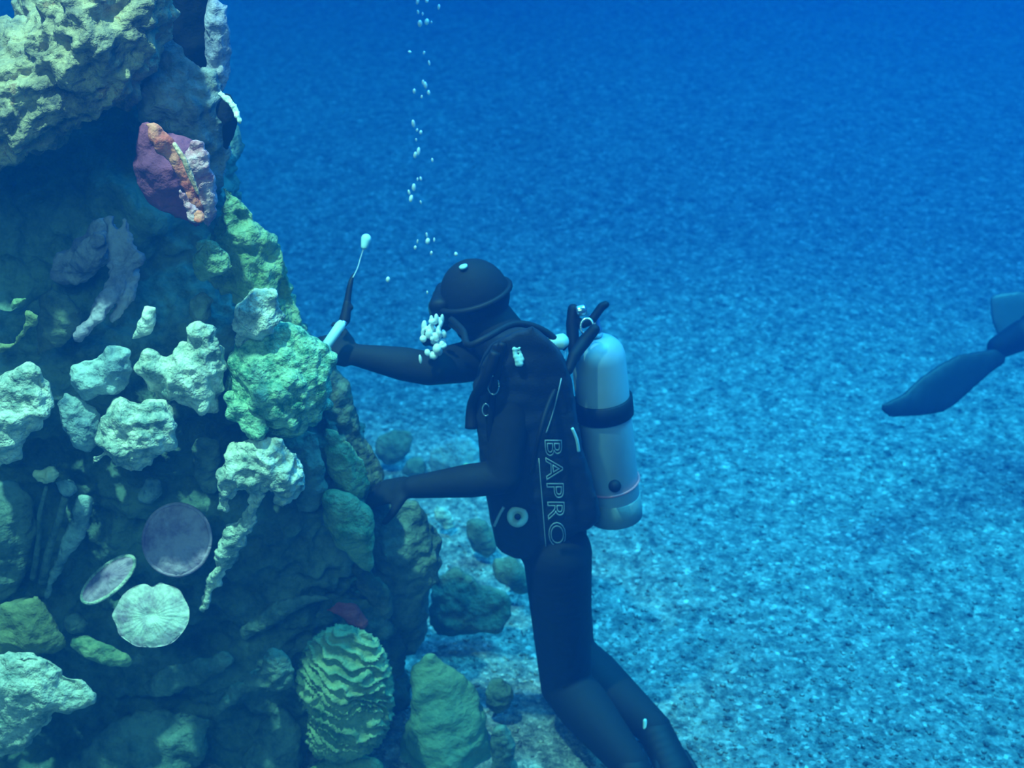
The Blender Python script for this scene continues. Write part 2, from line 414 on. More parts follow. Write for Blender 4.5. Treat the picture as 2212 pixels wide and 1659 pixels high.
b = Blob().chain([(at(377, 312, dre(312, -0.29)), .005), (at(398, 345, dre(345, -0.30)), .006), (at(414, 385, dre(385, -0.30)), .006), (at(428, 418, dre(418, -0.30)), .004)])
link('lip_edge', fuse('lip_edge', b, .003, 1), M['lipe'], v0)['label'] = 'pale orange lip edge'
b = Blob().puff([(376, 400), (392, 408), (420, 440), (444, 460), (440, 485), (420, 482), (400, 450), (384, 425)], lambda x, y: dre(y, -0.30), .8, 5, 14)
link('lip', fuse('lip', b, .004, 1, d_rock(.010, 30, 12)), M['rose'], v0)
b = Blob().puff([(416, 458), (432, 452), (446, 462), (444, 480), (430, 487), (416, 476)], dre(470, -0.33), .8, 5, 14)
link('tip', fuse('tip', b, .004, 1, d_rock(.006, 30, 13)), M['scarlet'], v0)['label'] = 'bright scarlet tip'

# upper green crusts and blocks
reef('encrusting_coral', [(470, 400), (492, 398), (530, 432), (562, 482), (602, 522), (627, 572), (642, 640), (668, 712), (620, 740), (560, 700), (500, 640), (450, 606), (412, 560), (414, 528), (448, 500), (470, 460)],
     .0, 'green', 'yellow-green crusting coral on the slope below the red sponge', 'coral', .7, .007, d_rock(.026, 11, 7), 60, 10)
reef('coral_nodule', [(412, 528), (440, 508), (470, 520), (500, 545), (510, 580), (480, 600), (440, 610), (412, 590)], -.12, 'green',
     'bright green rough knob directly under the red sponge tip', 'coral', .6, .006, d_knob(.016, 26, .02, 2), 40, 7)
reef('coral_block', [(503, 752), (500, 700), (512, 660), (535, 632), (575, 622), (600, 632), (608, 650), (620, 684), (600, 704), (560, 732), (520, 756)], -.14, 'palec',
     'cream angular coral block sitting right above the round green coral', 'coral', .7, .006, d_rock(.018, 13, 14), 50, 8)
def bigx(bb):
    bb.puff([(490, 840), (540, 880), (585, 930), (570, 965), (520, 940), (486, 900)], dre(900, -.20), .8, 8, 40)
reef('brain_coral', [(494, 830), (500, 775), (535, 730), (590, 706), (650, 704), (695, 735), (722, 775), (728, 830), (715, 885), (680, 925), (640, 945), (585, 945), (530, 905)],
     -.12, 'brain', 'large round knobbly green coral head beside the raised glove', 'coral', .75, .005, d_two(d_knob(.022, 27, .022, 5), d_rock(.016, 8, 73)), 90, 9, 1, extra=bigx, root=.12)
reef('sponge_leaf', [(698, 922), (720, 925), (752, 950), (782, 990), (802, 1030), (792, 1080), (755, 1075), (718, 1040), (700, 990)], .02, 'green',
     'smooth green leaf-shaped lobe, upper of two on the reef edge', 'sponge', .6, .007, d_rock(.014, 12, 15), 50, 8)
reef('sponge_leaf', [(698, 1062), (735, 1060), (772, 1075), (803, 1112), (812, 1165), (803, 1240), (770, 1225), (735, 1180), (700, 1135)], -.04, 'green',
     'rough green lobe, lower of two on the reef edge', 'sponge', .7, .006, d_knob(.014, 22, .02, 8), 50, 8)
reef('rock', [(700, 740), (732, 780), (752, 860), (782, 920), (812, 980), (834, 1030), (826, 1075), (770, 1040), (700, 960), (660, 860), (670, 780)], .12, 'seastone',
     'dim olive rock slope just below the raised arm', 'rock', .8, .008, d_rock(.016, 9, 16), 50, 9)

# the bright lumps
L_ = [
 ('coral_stub', [(311, 658), (346, 658), (338, 690), (326, 715), (300, 735), (276, 738), (296, 708), (306, 690)], -.10, 'white', 'white slanting finger of coral in the middle of the dark cave', 'coral', 1, .005, d_knob(.006, 40, .01, 1), 20, 5),
 ('coral_lump', [(155, 798), (175, 782), (205, 770), (232, 752), (276, 750), (284, 790), (276, 832), (236, 856), (185, 856), (158, 836)], -.18, 'bluec', 'blue-grey wedge-shaped coral lump under the lilac branch', 'coral', .8, .006, d_two(d_rock(.022, 10, 21), d_knob(.008, 45, 0, 1)), 50, 7),
 ('coral_lump', [(300, 790), (312, 762), (340, 756), (362, 772), (392, 755), (408, 705), (440, 692), (462, 712), (480, 760), (486, 830), (465, 882), (410, 886), (345, 868), (318, 830)], -.16, 'palec', 'two-humped pale coral lump left of the round green coral', 'coral', .7, .006, d_two(d_rock(.026, 9, 22), d_knob(.012, 40, .0, 2)), 60, 8),
 ('coral_lump', [(-60, 860), (-20, 835), (30, 806), (85, 800), (112, 840), (108, 890), (80, 930), (52, 975), (10, 1010), (-60, 1020)], -.26, 'palec', 'large pale turquoise coral head cut off by the left edge', 'coral', .7, .006, d_two(d_knob(.018, 24, .02, 3), d_rock(.022, 9, 71)), 70, 9),
 ('coral_lump', [(124, 872), (140, 850), (172, 850), (192, 872), (222, 895), (222, 950), (190, 985), (155, 965), (135, 920)], -.20, 'bluec', 'small blue-white capped coral between two larger pale heads', 'coral', .9, .006, d_rock(.012, 14, 23), 40, 7),
 ('coral_lump', [(222, 890), (262, 870), (310, 864), (352, 874), (384, 905), (392, 945), (368, 975), (330, 1000), (285, 1028), (255, 1015), (232, 990), (205, 1003), (188, 1002), (212, 975), (216, 930)], -.24, 'palec', 'broad pale coral head with a small hooked tail', 'coral', .8, .005, d_two(d_knob(.016, 26, .018, 4), d_rock(.024, 9, 72)), 70, 8),
 ('coral_nodule', [(64, 1022), (90, 1012), (110, 1004), (126, 1020), (122, 1042), (100, 1048), (78, 1042)], -.24, 'rim', 'small yellow-edged coral knob above the thin stalks', 'coral', .9, .004, d_rock(.010, 24, 24), 20, 4),
 ('coral_nodule', [(118, 1040), (150, 1030), (168, 1050), (160, 1075), (130, 1070)], -.18, 'bluec', 'small teal coral knob right of the yellow-edged one', 'coral', .9, .005, d_rock(.008, 20, 25), 20, 5),
 ('sponge_column', [(165, 1072), (200, 1068), (202, 1100), (192, 1135), (165, 1190), (130, 1240), (105, 1300), (92, 1290), (110, 1220), (140, 1150), (155, 1110)], -.14, 'bluec', 'slanting blue-green column with a blunt pale top', 'sponge', .9, .006, d_rock(.008, 14, 26), 30, 7),
 ('coral_nodule', [(30, 738), (55, 700), (62, 668), (84, 682), (80, 704), (60, 716), (38, 745), (5, 765), (-20, 760), (0, 735)], -.16, 'olive', 'yellow-green twisted knob beside the left edge', 'coral', .9, .005, d_rock(.010, 20, 27), 20, 5),
 ('coral_fan', [(20, 668), (28, 645), (58, 640), (62, 650), (40, 658), (28, 670)], -.14, 'green', 'tiny hooked green frond above the twisted knob', 'coral', 1, .004, d_rock(.004, 30, 28), 10, 4),
 ('cup_sponge', [(88, 650), (110, 632), (165, 645), (170, 690), (160, 725), (120, 745), (80, 770), (70, 730), (82, 690)], -.06, 'seastone', 'dull green cup sponge left of the lilac branch', 'sponge', .7, .006, d_rock(.016, 12, 29), 50, 8),
 ('coral_ledge', [(-60, 1418), (60, 1412), (115, 1424), (140, 1455), (175, 1465), (213, 1495), (210, 1512), (170, 1525), (110, 1548), (70, 1590), (40, 1620), (-60, 1640)], -.40, 'palec', 'pale striped ledge jutting out at the lower left', 'coral', .6, .007, d_rock(.020, 10, 30), 60, 9),
 ('rock_slab', [(-60, 1320), (40, 1300), (82, 1290), (112, 1330), (150, 1395), (120, 1415), (40, 1408), (-60, 1412)], -.26, 'olive', 'olive green slab lying above the pale striped ledge', 'rock', .5, .007, d_rock(.016, 9, 31), 50, 9),
 ('coral_crust', [(150, 1372), (190, 1372), (240, 1392), (290, 1428), (284, 1446), (240, 1436), (195, 1420), (158, 1400)], -.22, 'maze', 'mottled green crust strip just under the white disc coral', 'coral', .7, .005, d_knob(.012, 34, .01, 6), 30, 6),
 ('coral_nodule', [(140, 1330), (165, 1318), (190, 1345), (186, 1368), (150, 1366), (138, 1350)], -.20, 'tealrock', 'little teal knob left of the white disc coral', 'coral', .9, .005, d_rock(.008, 22, 32), 20, 5),
 ('rock_ledge', [(512, 1368), (540, 1332), (590, 1302), (650, 1284), (712, 1282), (730, 1298), (680, 1306), (620, 1330), (572, 1362), (528, 1384)], -.06, 'tealrock', 'long thin teal ledge curving above the frilled coral', 'rock', .8, .006, d_rock(.010, 12, 33), 30, 6),
 ('rock_ledge', [(468, 1534), (482, 1492), (520, 1470), (562, 1440), (566, 1412), (592, 1398), (620, 1412), (636, 1450), (640, 1480), (600, 1490), (560, 1490), (520, 1508), (484, 1536)], -.16, 'tealrock', 'jagged teal ledge at the left side of the frilled coral', 'rock', .7, .006, d_rock(.014, 13, 34), 30, 6),
 ('rock', [(640, 1290), (700, 1270), (760, 1290), (830, 1300), (850, 1370), (800, 1390), (720, 1350), (650, 1340)], .04, 'darkrock', 'dark rock hump behind the top of the frilled coral', 'rock', .7, .008, d_rock(.016, 9, 35), 50, 9),
 ('sponge_patch', [(690, 1318), (730, 1296), (772, 1306), (796, 1340), (792, 1362), (762, 1352), (730, 1330)], -.07, 'redalga', 'dark red crescent sponge at the top of the frilled coral', 'sponge', .6, .006, d_rock(.008, 14, 36), 24, 6),
 ('sponge_mound', [(880, 1440), (930, 1400), (985, 1448), (1020, 1480), (1045, 1530), (1066, 1600), (1070, 1720), (860, 1720), (868, 1600), (884, 1520)],   .0, 'tealsp', 'smooth teal-green mound right of the frilled coral', 'sponge', .7, .009, d_rock(.016, 6, 37), 90, 12),
 ('rock', [(700, 1640), (735, 1625), (790, 1632), (830, 1650), (825, 1740), (640, 1740), (660, 1670)], -.14, 'green', 'green knob at the bottom edge below the frilled coral', 'rock', .8, .007, d_rock(.014, 10, 38), 50, 8),
 ('rock_ledge', [(300, 1480), (360, 1440), (430, 1420), (500, 1400), (505, 1430), (450, 1470), (380, 1500), (320, 1510)], -.10, 'tealrock', 'low shaded ledge right of the mottled crust strip', 'rock', .7, .007, d_rock(.014, 12, 81), 30, 7),
 ('coral_nodule', [(410, 640), (440, 625), (465, 650), (460, 690), (425, 700), (405, 670)], -.02, 'tealrock', 'dim rounded nodule at the right side of the dark cave', 'coral', .8, .007, d_rock(.014, 14, 82), 30, 7),
 ('coral_crust', [(440, 1180), (500, 1150), (560, 1160), (600, 1200), (560, 1230), (490, 1225)], .02, 'bluec', 'shaded blue-grey crust right of the foot of the forked coral', 'coral', .6, .007, d_knob(.012, 26, .014, 9), 30, 7),
 ('rock', [(770, 1120), (800, 1090), (850, 1072), (900, 1085), (940, 1130), (955, 1180), (938, 1260), (925, 1330), (920, 1400), (860, 1430), (810, 1400), (780, 1320), (765, 1200)], .22, 'tealrock', 'tall shadowy rock under the resting glove', 'rock', .7, .009, d_rock(.022, 8, 39), 80, 12),
 ('rock', [(760, 1215), (785, 1205), (812, 1245), (840, 1268), (850, 1320), (830, 1350), (790, 1300), (765, 1260)], .05, 'seastone', 'small greenish rock spur on the reef edge above the red crescent', 'rock', .8, .007, d_rock(.012, 13, 40), 30, 7),
 ('rock', [(410, 955), (440, 935), (470, 945), (480, 1000), (470, 1070), (440, 1070), (416, 1020)], -.06, 'tealrock', 'dim teal rock between the hooked head and the forked coral', 'rock', .7, .007, d_rock(.014, 12, 41), 40, 8),
 ('rock', [(300, 1055), (322, 1030), (352, 1040), (350, 1070), (325, 1092), (296, 1086)], -.08, 'bluec', 'small dull stone above the larger purple disc', 'rock', .8, .006, d_rock(.008, 18, 42), 22, 6),
 ('rock', [(-80, 1060), (30, 1030), (70, 1080), (85, 1160), (60, 1230), (20, 1290), (-80, 1300)], -.10, 'tealrock', 'broad dim teal rock at the left edge below the pale head', 'rock', .6, .009, d_rock(.020, 8, 43), 70, 12),
 ('rock', [(630, 940), (690, 930), (700, 1000), (706, 1060), (680, 1100), (640, 1110), (640, 1040), (600, 980)], -.02, 'tealrock', 'shaded rock under the round green coral', 'rock', .7, .008, d_rock(.016, 10, 44), 50, 9),
 ('rock', [(230, 1560), (300, 1540), (400, 1530), (470, 1560), (440, 1640), (330, 1740), (120, 1740), (150, 1640)], -.12, 'tealrock', 'low dim teal rock along the bottom of the reef', 'rock', .5, .009, d_rock(.022, 8, 45), 70, 12),
 ('rock', [(560, 1560), (600, 1520), (650, 1560), (660, 1640), (620, 1740), (520, 1740), (530, 1640)], -.08, 'tealrock', 'shadowed rock left of the base of the frilled coral', 'rock', .7, .009, d_rock(.018, 9, 46), 60, 10),
 ('rock', [(110, 560), (160, 520), (200, 480), (240, 475), (250, 540), (210, 600), (150, 620), (100, 600)], .10, 'lilac', 'faint violet rock knob in the shade of the cave', 'rock', .6, .008, d_rock(.018, 11, 47), 40, 9),
]
for name, poly, off, m, lab, cat, k, vx, dp, rm, st in L_:
    reef(name, poly, off, m, lab, cat, k, vx, dp, rm, st)

# forked pale coral with a long tapering foot
reef('forked_coral', [(470, 1098), (472, 1020), (500, 972), (548, 950), (600, 945), (648, 985), (660, 1015), (644, 1070), (612, 1104), (596, 1098), (586, 1056), (572, 1064), (560, 1110), (545, 1145), (514, 1190), (488, 1240), (464, 1285), (436, 1326),
     (428, 1310), (446, 1262), (466, 1212), (490, 1150), (524, 1110), (530, 1066), (512, 1060), (500, 1094), (486, 1106)], -.22, 'palec', 'pale forked coral tapering down to a long thin foot', 'coral', .8, .005, d_two(d_rock(.018, 14, 50), d_knob(.008, 45, 0, 1)), 45, 6, 1)
# frilled lettuce coral
reef('lettuce_coral', [(640, 1450), (662, 1405), (690, 1372), (730, 1350), (770, 1360), (810, 1378), (838, 1420), (853, 1480), (850, 1550), (825, 1600), (800, 1628), (740, 1645), (690, 1640), (662, 1600), (668, 1540), (645, 1500)],
     -.14, 'maze', 'frilled lettuce coral with wavy ridges near the bottom', 'coral', .6, .005, d_maze(.018, 11, 200, 3), 95, 9, 1)
# thin stalks
o = link('coral_stalk', tube_mesh('coral_stalk', [at(100, 1052, dre(1052, -.2)), at(86, 1110, dre(1110, -.18)), at(84, 1160, dre(1160, -.16)), at(72, 1250, dre(1250, -.14))], [.004, .006, .006, .009]), M['tealrock'])
tag(o, 'thin straight stalk, left one of two below the yellow-edged knob', 'coral')
o = link('coral_stalk', tube_mesh('coral_stalk', [at(140, 1075, dre(1075, -.18)), at(128, 1120, dre(1120, -.18)), at(108, 1180, dre(1180, -.16)), at(92, 1260, dre(1260, -.14))], [.008, .009, .009, .012]), M['tealrock'])
tag(o, 'thicker bent stalk beside the slanting blue-green column', 'coral')
# lilac branching coral in the cave
b = Blob()
def rp(x, y, off): return at(x, y, dre(y, off))
b.chain([(rp(236, 478, .05), .012), (rp(250, 540, .02), .018), (rp(262, 590, -.01), .020), (rp(238, 640, -.05), .020), (rp(205, 690, -.09), .016), (rp(170, 728, -.11), .010)])
b.chain([(rp(270, 480, .05), .010), (rp(278, 540, .02), .018), (rp(290, 600, 0), .016), (rp(270, 650, -.03), .012), (rp(242, 690, -.05), .008)])
b.chain([(rp(220, 520, .06), .024), (rp(190, 560, .07), .030), (rp(150, 590, .1), .02)])
b.chain([(rp(255, 600, -.02), .02), (rp(290, 560, 0), .02)])
o = link('branching_coral', fuse('branching_coral', b, .005, 2, d_rock(.012, 18, 51)), M['lilac'])
tag(o, 'lilac branching coral reaching down across the dark cave', 'coral')

# disc corals
def disc(px, py, rx, ry, rot, off, m, label, tilt=(0, 0), thick=.016, rimm=None, lobes=9):
    d = dre(py, off); c = at(px, py, d); s = d/FPX
    ex = (RT*math.cos(rot)+UP*math.sin(rot)); ey = (-RT*math.sin(rot)+UP*math.cos(rot)); n = -FW
    n = (n+ex*tilt[0]+ey*tilt[1]).normalized(); ex = (ex-n*ex.dot(n)).normalized(); ey = n.cross(ex)
    root = empty('disc_coral', c-n*.03)
    tag(root, label, 'coral', 'disc corals')
    vv, ff = [], []; A, Rn = 96, 16
    prof = [(i/Rn) for i in range(Rn+1)]
    for side in (1, -1):
        for i, t in enumerate(prof):
            for k in range(A):
                an = 2*math.pi*k/A
                edge = 1+.07*noise.noise(Vector((math.cos(an)*2.2, math.sin(an)*2.2, px*.1)))+.012*math.sin(an*lobes)
                if lobes > 9: edge -= .16*math.exp(-((an-1.42)/.15)**2)
                r = t*edge
                ridge = .0008*math.sin(an*30+2*noise.noise(Vector((t*3, an, 0))))*min(1, t*2)
                dome = thick*(1-t**2.2)*.8-.010*math.exp(-(t/.22)**2)+.004*noise.noise(Vector((r*math.cos(an)*3, r*math.sin(an)*3, px)))
                h = (dome+ridge+.004*(1-t)) if side > 0 else -.012*(1-t**3)
                vv.append(c+ex*(r*rx*s*math.cos(an))+ey*(r*ry*s*math.sin(an))+n*h)
    for sd in (0, 1):
        o0 = sd*(Rn+1)*A
        for i in range(Rn):
            for k in range(A):
                q = (o0+i*A+k, o0+i*A+(k+1) % A, o0+(i+1)*A+(k+1) % A, o0+(i+1)*A+k)
                ff.append(q[::-1] if sd == 0 else q)
    for k in range(A): ff.append((Rn*A+k, Rn*A+(k+1) % A, (2*Rn+1)*A+(k+1) % A, (2*Rn+1)*A+k))
    link('cap', np_mesh('cap', vv, ff), M[m], root)
    ring = []
    for k in range(40):
        an = 2*math.pi*k/40; ring.append(c+ex*(rx*s*.99*math.cos(an))+ey*(ry*s*.99*math.sin(an)))
    if rimm: link('rim', tube_mesh('rim', ring+[ring[0]], .0045, 8, 2), M[rimm], root)
    link('stem', lathe_mesh('stem', c-n*.10, c-n*.004, [(0, .03), (.04, .02), (.07, .022), (.092, .034)], 20), M['tealrock'], root)
    return root
disc(382, 1166, 73, 78, -.2, -.20, 'purple', 'round purple disc coral, uppermost of the three discs', rimm='purple')
disc(234, 1252, 72, 33, .68, -.20, 'purple', 'narrow purple disc coral seen nearly edge-on', (0, .5), rimm='palec')
disc(328, 1328, 82, 72, .15, -.30, 'disc', 'bright white disc coral with a notch, lowest of the three discs', lobes=11)

# stones lying on the gravel
def stone(poly, m, label, seed, k=.8, amp=.02, rmax=60, voxel=.009, zz=.0, name='stone'):
    ys_ = [p[1] for p in poly]; base = max(ys_)
    P0 = flo(poly[0][0], base, zz)
    y0 = P0.y
    dep = lambda x, y: (y0)/(math.cos(PITCH)+(829.5-y)/FPX*math.sin(PITCH))
    b = Blob().puff(poly, dep, k, 10, rmax)
    o = link(name, fuse(name, b, voxel, 2, d_rock(amp, 8, seed)), M[m]); tag(o, label, 'stone'); return o
stone([(935, 1245), (985, 1225), (1040, 1262), (1095, 1285), (1108, 1330), (1080, 1368), (1035, 1362), (985, 1380), (940, 1368), (922, 1320)], 'seastone', 'large dark olive stone on the gravel strip left of the thighs', 60, .6)
stone([(1006, 1122), (1040, 1118), (1066, 1150), (1072, 1190), (1050, 1205), (1020, 1190), (1008, 1160)], 'seastone', 'olive stone left of the round valve on the vest', 61, .7, .012)
stone([(1058, 1205), (1120, 1198), (1142, 1250), (1150, 1290), (1110, 1280), (1066, 1250)], 'seastone', 'greenish stone tucked against the upper thigh', 62, .7, .012)
stone([(1052, 1475), (1085, 1460), (1112, 1485), (1106, 1530), (1070, 1545), (1046, 1515)], 'darkrock', 'small round dark stone between green mound and knee', 63, .8, .010)
stone([(1062, 1570), (1090, 1560), (1110, 1600), (1120, 1700), (1060, 1700)], 'darkrock', 'dark stone at the bottom edge beside the green mound', 64, .7, .012)
stone([(806, 950), (850, 925), (892, 926), (894, 965), (870, 1000), (842, 1010), (812, 985)], 'seastone', 'dark squarish stone behind the reef, below the raised arm', 65, .6, .010)
stone([(860, 1030), (880, 990), (915, 985), (925, 1010), (920, 1035)], 'seastone', 'low flat stone just above the lower forearm', 66, .7, .010)
stone([(925, 970), (985, 940), (1022, 945), (1040, 990), (1030, 1030), (940, 1035), (926, 1010)], 'bluec', 'paler stone between lower forearm and chest', 67, .6, .012)
def TP(x, y): return at(x, y, (flo(925, 1035).y-.045)/(math.cos(PITCH)+(829.5-y)/FPX*math.sin(PITCH)))
o = link('sponge_tuft', fuse('sponge_tuft', Blob().ball(TP(995, 1013), (.022, .03, .013)).ball(TP(1006, 1008), (.012, .02, .01)), .004, 1, d_rock(.006, 40, 9)), M['seayellow'])
tag(o, 'tiny bright yellow-green tuft on the paler stone', 'sponge')
stone([(930, 1090), (955, 1088), (975, 1110), (990, 1135), (960, 1150), (940, 1120)], 'palec', 'pale crusted stone on the gravel under the forearm', 68, .7, .008, 20, .006)

# ------------------------------------------------------------------ divers
def hand(b, wrist, fwd, nrm, thumb, curl=25., r=.0100, spread=.004):
    """palm, four fingers of different lengths and a thumb; nrm = back of the hand, thumb = side the thumb is on (+1/-1)"""
    f = fwd.normalized(); n = (nrm-f*nrm.dot(f)).normalized(); s = f.cross(n)*thumb
    B = np.array([tuple(f), tuple(s), tuple(n)])
    b.cap(wrist, .026, wrist+f*.035, .027, B, (1, 1.1, .8))
    for j in range(5): b.ball(wrist+f*(.03+.013*j), (.022, .040, .016), B)
    for i, (sy, ln) in enumerate(((.030, .072), (.010, .080), (-.010, .075), (-.029, .060))):
        p = wrist+f*.082+s*sy; d = (f+s*(sy*spread*30)).normalized(); rr = r*(1 if i < 3 else .9)
        for seg, fr in enumerate((.45, .30, .25)):
            d = Matrix.Rotation(math.radians(-curl*(.7 if seg == 0 else 1.1)), 3, f.cross(n)) @ d
            if d.dot(n) > .35 and seg == 0: d = Matrix.Rotation(math.radians(curl*1.4), 3, f.cross(n)) @ d
            q = p+d*ln*fr; b.cap(p, rr, q, rr*.92); p = q; rr *= .92
    p = wrist+f*.028+s*.032; d = (f*.65+s*.75-n*.25).normalized()
    for fr, rr in ((.04, .0125), (.032, .0105)):
        q = p+d*fr; b.cap(p, rr, q, rr*.92); p = q; d = (d+f*.45-n*.25).normalized()

def body(J):
    b = Blob()
    # head (basis: face direction, side, up)
    hd = J['head']; fc = J['face'].normalized(); up = J['hup']; sd = fc.cross(up).normalized(); up = sd.cross(fc).normalized()
    B = np.array([tuple(fc), tuple(sd), tuple(up)]); S = J.get('hs', 1.)
    b.ball(hd+up*.02*S-fc*.01*S, (.096*S, .076*S, .098*S), B)
    b.ball(hd+fc*.022*S-up*.03*S, (.070*S, .062*S, .085*S), B)
    b.ball(hd+fc*.048*S-up*.085*S, (.034*S, .034*S, .026*S), B)         # chin
    b.cap(hd+fc*.088*S+up*.008*S, .010*S, hd+fc*.106*S-up*.022*S, .014*S)  # nose
    b.cap(hd+fc*.086*S-up*.05*S-sd*.018*S, .009*S, hd+fc*.086*S-up*.05*S+sd*.018*S, .009*S)   # lips
    b.cap(hd+fc*.082*S+up*.03*S-sd*.035*S, .011*S, hd+fc*.082*S+up*.03*S+sd*.035*S, .011*S)   # brow
    for q in (-1, 1): b.ball(hd+sd*q*.076*S-fc*.005*S, (.020*S, .008*S, .030*S), B)
    b.cap(hd-up*.05-fc*.012, .058, J['neck'], .064)
    TB = J.get('tb', EYE)
    for (p, r), (p2, r2) in zip(J['spine'], J['spine'][1:]):
        for t in np.linspace(0, 1, 7): b.ball(p.lerp(p2, t), np.array(r)*(1-t)+np.array(r2)*t, TB)
    for k in ('L', 'R'):
        sh, el, wr = J['sh'+k], J['el'+k], J['wr'+k]
        b.cap(J['neck'], .055, sh, .056); b.cap(sh, .058, sh.lerp(el, .5), .053); b.cap(sh.lerp(el, .5), .053, el, .043)
        b.cap(el, .043, el.lerp(wr, .35), .043); b.cap(el.lerp(wr, .35), .043, wr, .029)
        f, n, t, c = J['hand'+k]; hand(b, wr, f, n, t, c)
        hp, kn, an = J['hp'+k], J['kn'+k], J['an'+k]
        q = J.get('ls', 1.)
        b.cap(hp, .092, hp.lerp(kn, .4), .084); b.cap(hp.lerp(kn, .4), .084, kn, .062*q)
        b.cap(kn, .062*q, kn.lerp(an, .3), .064*q); b.cap(kn.lerp(an, .3), .064*q, an, .042*q)
        tip = J['toe'+k]; b.cap(an, .040, an.lerp(tip, .6), .036); b.cap(an.lerp(tip, .6), .036, tip, .024)
    return b

def fin(parent, an, toe, tipdir, normal, length=.50, w0=.05, w1=.11, pm='rub', bm='finp'):
    f = (toe-an).normalized(); g = tipdir.normalized(); n = normal.normalized(); s = g.cross(n).normalized(); n = s.cross(g)
    B = np.array([tuple(f), tuple(f.cross(n).normalized()), tuple(n)])
    root = empty('fin', toe); root.parent = parent; root.location = Vector(toe)-parent.location
    root['label'] = 'long dark fin'
    def ln(name, me, m):
        o = bpy.data.objects.new(name, me); COL.objects.link(o); me.materials.append(m)
        me.transform(Matrix.Translation(-Vector(toe))); o.parent = root; return o
    b = Blob()
    for t in np.linspace(.0, 1, 7): b.ball(an.lerp(toe, t*1.05), (.04, .052, .045-.012*t), B)
    ln('foot_pocket', fuse('foot_pocket', b, .006, 2), M[pm])
    vv, ff = [], []; n1, n2 = 14, 8
    for side in (1, -1):
        for i in range(n1+1):
            t = i/n1; wd = w0+(w1-w0)*min(1, t*1.25); end = length*(t-.02*0)
            for j in range(n2+1):
                u = j/n2*2-1
                p = toe-g*.03+g*(end+(.035*abs(u)**2 if i == n1 else 0))+s*u*wd+n*(side*(.006-.003*t)+.014*t*t*2-.006*math.cos(u*3.1416*2)*.5)
                vv.append(p)
    c = (n1+1)*(n2+1)
    for sd in (0, 1):
        for i in range(n1):
            for j in range(n2):
                q = (sd*c+i*(n2+1)+j, sd*c+i*(n2+1)+j+1, sd*c+(i+1)*(n2+1)+j+1, sd*c+(i+1)*(n2+1)+j)
                ff.append(q if sd else q[::-1])
    rim = [j for j in range(n2+1)]+[i*(n2+1)+n2 for i in range(1, n1+1)]+[n1*(n2+1)+j for j in range(n2-1, -1, -1)]+[i*(n2+1) for i in range(n1-1, 0, -1)]
    for a, b_ in zip(rim, rim[1:]+rim[:1]): ff.append((a, b_, b_+c, a+c))
    ln('blade', np_mesh('blade', vv, ff), M[bm])
    for u in (-1, 1):
        pts = [toe-g*.05+s*u*w0*.8, toe+g*.05+s*u*(w0+(w1-w0)*.15), toe+g*length*.45+s*u*(w0+(w1-w0)*.65), toe+g*length*.85+s*u*w1]
        ln('side_rail', tube_mesh('side_rail', [p+n*.008 for p in pts], [.011, .010, .008, .004]), M[pm])
    return root

def gear_head(root, J, snorkel=False):
    hd = J['head']; fc = J['face'].normalized(); up = J['hup']; sd = fc.cross(up).normalized(); up = sd.cross(fc).normalized(); S = J.get('hs', 1.)
    B = np.array([tuple(fc), tuple(sd), tuple(up)])
    # hood: a shell over the skull, throat and neck, open at the face
    b = Blob(); b.ball(hd+up*.022*S-fc*.007*S, (.098*S, .083*S, .103*S), B); b.ball(hd+fc*.006*S-up*.035*S, (.072*S, .070*S, .086*S), B)
    b.ball(hd+fc*.030*S-up*.078*S, (.038*S, .045*S, .032*S), B)
    b.cap(hd-up*.05-fc*.012, .066, J['neck'], .073)
    me = fuse('hood', b, .006, 2)
    link('hood', me, M['neo'], root)['label'] = 'black neoprene hood'
    mk = bpy.data.objects.new('mask', None); COL.objects.link(mk); mk.parent = root
    mc = hd+fc*.088*S+up*.012*S; mk.location = mc-root.location
    def ln(name, me, m):
        o = bpy.data.objects.new(name, me); COL.objects.link(o); me.materials.append(m); me.transform(Matrix.Translation(-mc)); o.parent = mk; return o
    bb = Blob()
    for y in np.linspace(-.052, .052, 7):
        for z in (-.022, 0, .022): bb.ball(mc+sd*y*S+up*z*S, (.030*S, .018*S, .020*S), B)
    bb.ball(mc-up*.032*S, (.030*S, .020*S, .022*S), B)
    ln('mask_frame', fuse('mask_frame', bb, .005, 2), M['rub'])
    for q in (-1, 1):
        g = lathe_mesh('lens', mc+fc*.024*S+sd*q*.031*S, mc+fc*.035*S+sd*q*.031*S, [(0, .026*S), (.007, .026*S), (.009, .021*S)], 24)
        ln('lens', g, M['lens'])
    ring = [hd+up*.02*S+(fc*math.cos(a)*.108-sd*math.sin(a)*.094)*S for a in np.linspace(.55, 2*math.pi-.55, 24)]
    ln('mask_strap', tube_mesh('mask_strap', ring, .008, 8, 1), M['rub'])
    ln('strap_buckle', lathe_mesh('strap_buckle', hd+up*.12*S-fc*.01-sd*.03, hd+up*.135*S-fc*.01-sd*.03, [(0, .010), (.006, .011), (.008, .006)], 14), M['pale'])
    return mk

